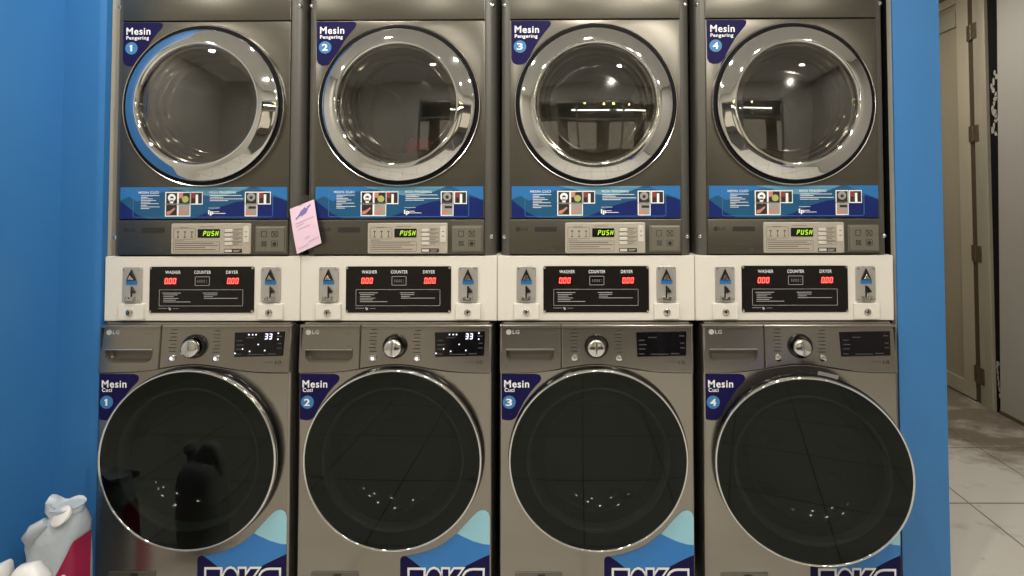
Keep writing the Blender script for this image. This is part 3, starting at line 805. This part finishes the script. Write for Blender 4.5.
    foot = [(.0235, .045), (.0235, .190), (.0265, .197), (.034, .201), (.044, .201), (.089, .169), (.11, .155), (.16, .146), (.182, .146), (.248, .167), (R, .208), (R, .045)]
    b.m = 0; b.flat(foot, Y)
    b.m = 1; b.flat([(.044, .201), (.07, .206), (.096, .212), (.122, .220), (.148, .230), (.170, .242), (.190, .256), (.206, .268), (.220, .279), (.238, .270), (.258, .261), (.276, .253), (.294, .248), (.312, .243), (R, .241), (R, .208), (.29, .189), (.248, .167), (.182, .146), (.16, .142), (.11, .150), (.089, .169), (.066, .187)], Y-.0002)
    b.m = 2; b.flat([(.220, .279), (.242, .303), (.256, .318), (.268, .331), (.282, .345), (.295, .355), (.308, .359), (.320, .357), (.329, .349), (R, .335), (R, .241), (.312, .243), (.294, .248), (.276, .253), (.258, .261), (.238, .270)], Y-.0002)
    cs = b.done('capacity_sticker', ['navy', 'blue', 'aqua'], T)
    one = [(.078, .066), (.105, .066), (.105, .156), (.057, .156), (.057, .131), (.078, .131)]
    b = LB(O); b.flat(inset(one, -.0078), Y-.0014); b.text('0K', .120, .232, .066, .153, Y-.0014, .115); b.text('g', .245, .303, .046, .148, Y-.0014, .10); b.done('lettering_outline', 'ink_white', cs)
    b = LB(O); b.flat(one, Y-.0022); b.text('0K', .120, .232, .066, .153, Y-.0022, .055); b.text('g', .245, .303, .046, .148, Y-.0022, .048); b.done('lettering', 'navy', cs)
    # drain filter flap at the lower left
    b = LB(O); b.plate(rrect(-.285, -.122, .06, .148, .004, 3), FL-.003, FL+.002, .001)
    ff = b.done('filter_flap', 'washer_side', T)
    b = LB(O); b.plate(rrect(-.206, -.180, .128, .143, .002, 2), FL-.0045, FL-.001); b.done('latch', 'ink_dark', ff)
    return T

for i in range(4):
    make_washer(i); make_coin_box(i); make_dryer(i)

# laundry behind the door of dryer 2
def blob(b, c, r, seed, sq=(1, 1, 1), sub=3):
    n0 = len(b.bm.faces); v0 = len(b.bm.verts)
    bmesh.ops.create_icosphere(b.bm, subdivisions=sub, radius=1)
    random.seed(seed); ph = [random.uniform(0, 6) for _ in range(9)]
    b.bm.verts.ensure_lookup_table()
    for v in b.bm.verts[v0:]:
        p = v.co.copy()
        k = 1+.12*math.sin(5*p.x+ph[0]+2*p.z)+.10*math.sin(7*p.y+ph[1]+3*p.x)+.09*math.sin(9*p.z+ph[2]+4*p.y)
        v.co = Vector((c[0]+p.x*r*sq[0]*k, c[1]+p.y*r*sq[1]*k, c[2]+p.z*r*sq[2]*k))
    b.mark(n0)

b = B((-.36, .18, 1.525)); blob(b, (-.33, .19, 1.60), .072, 11, (1.2, .9, 1)); q = b.done('red_cloth', 'red_cloth', None, 80)
tag(q, 'red cloth lying inside dryer 2, behind its door glass', 'cloth')
b = B((-.46, .2, 1.55)); blob(b, (-.50, .23, 1.72), .11, 21, (.62, .8, 1.4)); q = b.done('grey_cloth', 'grey_cloth', None, 80)
tag(q, 'grey cloth heaped inside dryer 2, left of the red cloth', 'cloth')

# ------------------------------------------------------------------ pink slip taped between dryers
nt = thing('paper_note', 'pink paper slip with violet scribble taped at the edge of dryer 2', 'note', (-.68, .012, 1.24))
O = (-.68, .012, 1.24)
C4 = [Vector((-.739, 1.403)), Vector((-.651, 1.437)), Vector((-.617, 1.283)), Vector((-.705, 1.2445))]
def note_pt(u, v, lift=0):
    p = (C4[0]*(1-u)+C4[1]*u)*(1-v)+(C4[3]*(1-u)+C4[2]*u)*v
    y = -.0025-.006*math.sin(math.pi*v*.9)-.008*v*v-.003*u-lift
    return (p.x, y, p.y)
b = B(O); n0 = 0
G = [[b.bm.verts.new(note_pt(u/8, v/12)) for u in range(9)] for v in range(13)]
G2 = [[b.bm.verts.new(Vector(note_pt(u/8, v/12))+Vector((0, .0004, 0))) for u in range(9)] for v in range(13)]
for g in (G, G2):
    for v in range(12):
        for u in range(8): b.bm.faces.new((g[v][u], g[v][u+1], g[v+1][u+1], g[v+1][u]))
b.done('sheet', 'pink', nt)
def note_poly(b, uv):
    b.bm.faces.new([b.bm.verts.new(note_pt(u, v, .0012)) for u, v in uv])
b = B(O)
note_poly(b, [(.30, .22), (.42, .14), (.60, .09), (.72, .15), (.62, .22), (.46, .25)])
note_poly(b, [(.18, .26), (.32, .21), (.36, .23), (.20, .29)]); note_poly(b, [(.68, .10), (.86, .07), (.84, .10), (.70, .14)])
b.done('scribble', 'violet', nt)
b = B(O)
for v, a, c in ((.36, .15, .9), (.42, .15, .5), (.50, .2, .7), (.74, .45, .6), (.84, .55, .95), (.90, .1, .5)):
    note_poly(b, [(a, v), (c, v-.01), (c, v+.008), (a, v+.018)])
b.done('handwriting', 'violet_soft', nt)
b = B(O); b.plate([(-.706, 1.412), (-.657, 1.425), (-.661, 1.456), (-.710, 1.446)], -.0045, -.0041); b.done('tape', 'tape', nt)

# ------------------------------------------------------------------ jugs on the floor by the left wall
def loft(b, secs, n=32, cap=True):
    """sections (cx, cy, z, rx, ry, power) stacked into a smooth body"""
    n0 = len(b.bm.faces); L = []
    for cx, cy, z, rx, ry, p in secs:
        l = []
        for k in range(n):
            t = 2*math.pi*k/n; c, s_ = math.cos(t), math.sin(t)
            l.append((cx+rx*math.copysign(abs(c)**(2/p), c), cy+ry*math.copysign(abs(s_)**(2/p), s_), z))
        L.append(b.loop(l))
    for a, c in zip(L, L[1:]): b.bridge(a, c)
    if cap: b.bm.faces.new(L[0]); b.bm.faces.new(L[-1])
    b.mark(n0); return L
J = (-1.385, -.13, 0)
# body, grip, cap, torn lip and label
def slim(c):
    t = max(0, min(1, (c.z-.35)/.08)); kx = .70+.30*t; ky = .62+.3*t
    c.x = -1.385+(c.x+1.385)*kx; c.y = -.13+(c.y+.13)*ky; return c
_B = BB
def B(o=(0, 0, 0)):
    q = _B(o); q.warp = slim; return q
jt = thing('plastic_jug', 'milky plastic jug with torn top and maroon label, beside washing machine 1', 'jug', J)
b = B(J); cx, cy = -1.385, -.13
loft(b, [(cx, cy, 0, .085, .075, 4), (cx, cy, .01, .096, .086, 4), (cx, cy, .24, .099, .088, 3.6), (cx, cy, .31, .098, .086, 3.2), (cx+.003, cy, .355, .093, .080, 2.8),
         (cx+.009, cy, .385, .080, .066, 2.5), (cx+.016, cy, .412, .060, .048, 2.2), (cx+.021, cy, .432, .046, .037, 2), (cx+.021, cy-.002, .446, .044, .035, 2), (cx+.019, cy-.004, .456, .050, .034, 2)], 48)
b.done('body', 'hdpe', jt, 60)
b = B(J); b.tube([(cx-.070, cy-.020, .25), (cx-.082, cy-.034, .30), (cx-.078, cy-.048, .345), (cx-.058, cy-.056, .378), (cx-.030, cy-.052, .408), (cx-.006, cy-.038, .424)], [.024, .027, .026, .024, .021, .016], 18); b.done('handle', 'hdpe', jt, 80)
b = B(J)
m = Matrix.Translation((cx+.040, cy-.036, .440)) @ Matrix.Rotation(math.radians(48), 4, 'X') @ Matrix.Rotation(math.radians(-14), 4, 'Y')
b.turn([(0, -.006), (.026, -.006), (.030, -.002), (.030, .005), (.026, .008), (0, .009)], 0, 0, 32, m); b.done('cap', 'hdpe2', jt)
# ragged lip: two crumpled rings of torn plastic
b = B(J); random.seed(9); n0 = 0; Ls = []
for (z, rx, ry, amp) in ((.440, .044, .035, 0), (.456, .052, .038, .004), (.470, .054, .036, .010), (.462, .038, .024, .008), (.446, .030, .020, .004)):
    l = []
    for k in range(28):
        t = 2*math.pi*k/28
        w1 = 1+amp*14*math.sin(3*t+z*90)+amp*9*math.sin(5*t+1)
        l.append((cx+.018+rx*w1*math.cos(t), cy-.002+ry*w1*math.sin(t), z-.012-amp*.6*math.cos(t)+amp*.5*math.sin(5*t)+(.016*max(0, -math.cos(t))**3 if amp > .005 else 0)))
    Ls.append(b.loop(l))
for a_, c_ in zip(Ls, Ls[1:]): b.bridge(a_, c_)
b.done('torn_lip', 'hdpe', jt, 80)
b = B(J); K = 20; lo, hi = [], []
for k in range(K+1):
    t = math.radians(-120+132*k/K); cc, s_ = math.cos(t), math.sin(t)
    def pt(z, rx, ry, p): return (cx+(rx+.0016)*math.copysign(abs(cc)**(2/p), cc), cy+(ry+.0016)*math.copysign(abs(s_)**(2/p), s_), z)
    lo.append(pt(.045, .0985, .0875, 3.9)); hi.append(pt(.17+.19*min(1, 1.25*k/K), .0990, .0880, 3.5))
b.bridge(b.loop(lo), b.loop(hi), False)
b.done('label', 'maroon', jt, 60)
b = B(J); cc = s_ = 0; rings = []
for rr in (1, .66):
    l = []
    for k in range(28):
        q = 2*math.pi*k/28; t = math.radians(-42+13*rr*math.cos(q)); cc, s_ = math.cos(t), math.sin(t)
        x_, y_, z_ = pt(.246+.024*rr*math.sin(q), .0998, .0890, 3.5); l.append((x_, y_-.0005, z_))
    rings.append(b.loop(l))
b.bridge(*rings)
b.done('label_mark', 'ink_white', jt, 60)

J = (-1.236, -.36, 0)
def slim2(c):
    c.x = -1.236+(c.x+1.236)*.85; c.z = c.z*1.135; return c
def B(o=(0, 0, 0)):
    q = _B(o); q.warp = slim2; return q
jt = thing('plastic_jug', 'white plastic jug with arched grip and side cap, in front of the milky jug', 'jug', J)
b = B(J); cx, cy = -1.236, -.36
loft(b, [(cx, cy, 0, .085, .06, 4), (cx, cy, .01, .095, .070, 4), (cx, cy, .26, .097, .072, 3.4), (cx, cy, .30, .092, .068, 3), (cx, cy, .325, .078, .058, 2.6), (cx, cy, .337, .05, .04, 2.2), (cx, cy, .34, .02, .018, 2)], 40)
b.done('body', 'hdpe2', jt, 60)
b = B(J); b.tube([(cx-.022, cy, .318), (cx-.006, cy, .352), (cx+.018, cy, .374), (cx+.046, cy, .378), (cx+.070, cy, .360), (cx+.082, cy, .318), (cx+.084, cy, .28)], [.020, .024, .027, .027, .026, .024, .02], 18); b.done('grip', 'hdpe2', jt, 80)
m = Matrix.Translation((cx-.052, cy, .345)) @ Matrix.Rotation(math.radians(-14), 4, 'Y')
b = B(J); b.turn([(.020, -.03), (.020, .016), (.024, .018), (.027, .022), (.027, .046), (.024, .052), (0, .053)], 0, 0, 28, m); b.done('cap', 'hdpe2', jt)

B = BB
# ------------------------------------------------------------------ blue laundry tub (mirrored in the dryer doors)
U = (2.1, -2.75, 0)
t = thing('laundry_tub', 'blue plastic tub of white cloth on the tiles, seen only as a reflection', 'tub', U)
b = B(U); loft(b, [(2.1, -2.75, 0, .21, .15, 4), (2.1, -2.75, .26, .27, .20, 4), (2.1, -2.75, .27, .285, .215, 4), (2.1, -2.75, .262, .285, .215, 4)], 32, False)
b.bm.faces.new([b.bm.verts.new((2.1+.20*math.cos(a*math.pi/8), -2.75+.14*math.sin(a*math.pi/8), .004)) for a in range(16)])
b.done('body', 'cart', t)
b = B(U); blob(b, (2.08, -2.75, .25), .16, 4, (1.2, .9, .45)); c_ = b.done('cloth', 'cloth', None); c_.name = 'crumpled_cloth'
tag(c_, 'heap of white cloth lying in the blue tub, seen only as a reflection', 'cloth')

# ------------------------------------------------------------------ world, camera, colour
w = bpy.data.worlds.new('world'); SC.world = w; w.use_nodes = True
w.node_tree.nodes['Background'].inputs[0].default_value = (.05, .06, .09, 1)
w.node_tree.nodes['Background'].inputs[1].default_value = .3
cam = bpy.data.cameras.new('camera'); co = bpy.data.objects.new('camera', cam); COL.objects.link(co); SC.camera = co
yaw, pitch, roll = .005665, .023100, -.002650
cy_, sy_, cp_, sp_ = math.cos(yaw), math.sin(yaw), math.cos(pitch), math.sin(pitch)
r = Vector((cy_, sy_, 0)); f = Vector((-sy_*cp_, cy_*cp_, sp_)); u = r.cross(f)
r2 = r*math.cos(roll)+u*math.sin(roll); u2 = u*math.cos(roll)-r*math.sin(roll)
mt = Matrix((r2, u2, -f)).transposed().to_4x4(); mt.translation = Vector((.2839, -1.5828, 1.46)); co.matrix_world = mt
cam.sensor_fit = 'HORIZONTAL'; cam.sensor_width = 36; cam.lens = 445/1024*36
cam.shift_x = -(574.47-512)/1024; cam.shift_y = (181.94-288)/1024; cam.clip_start = .02
SC.view_settings.view_transform = 'Standard'; SC.view_settings.look = 'None'
SC.view_settings.gamma = 1; SC.view_settings.exposure = 0; SC.view_settings.use_curve_mapping = False
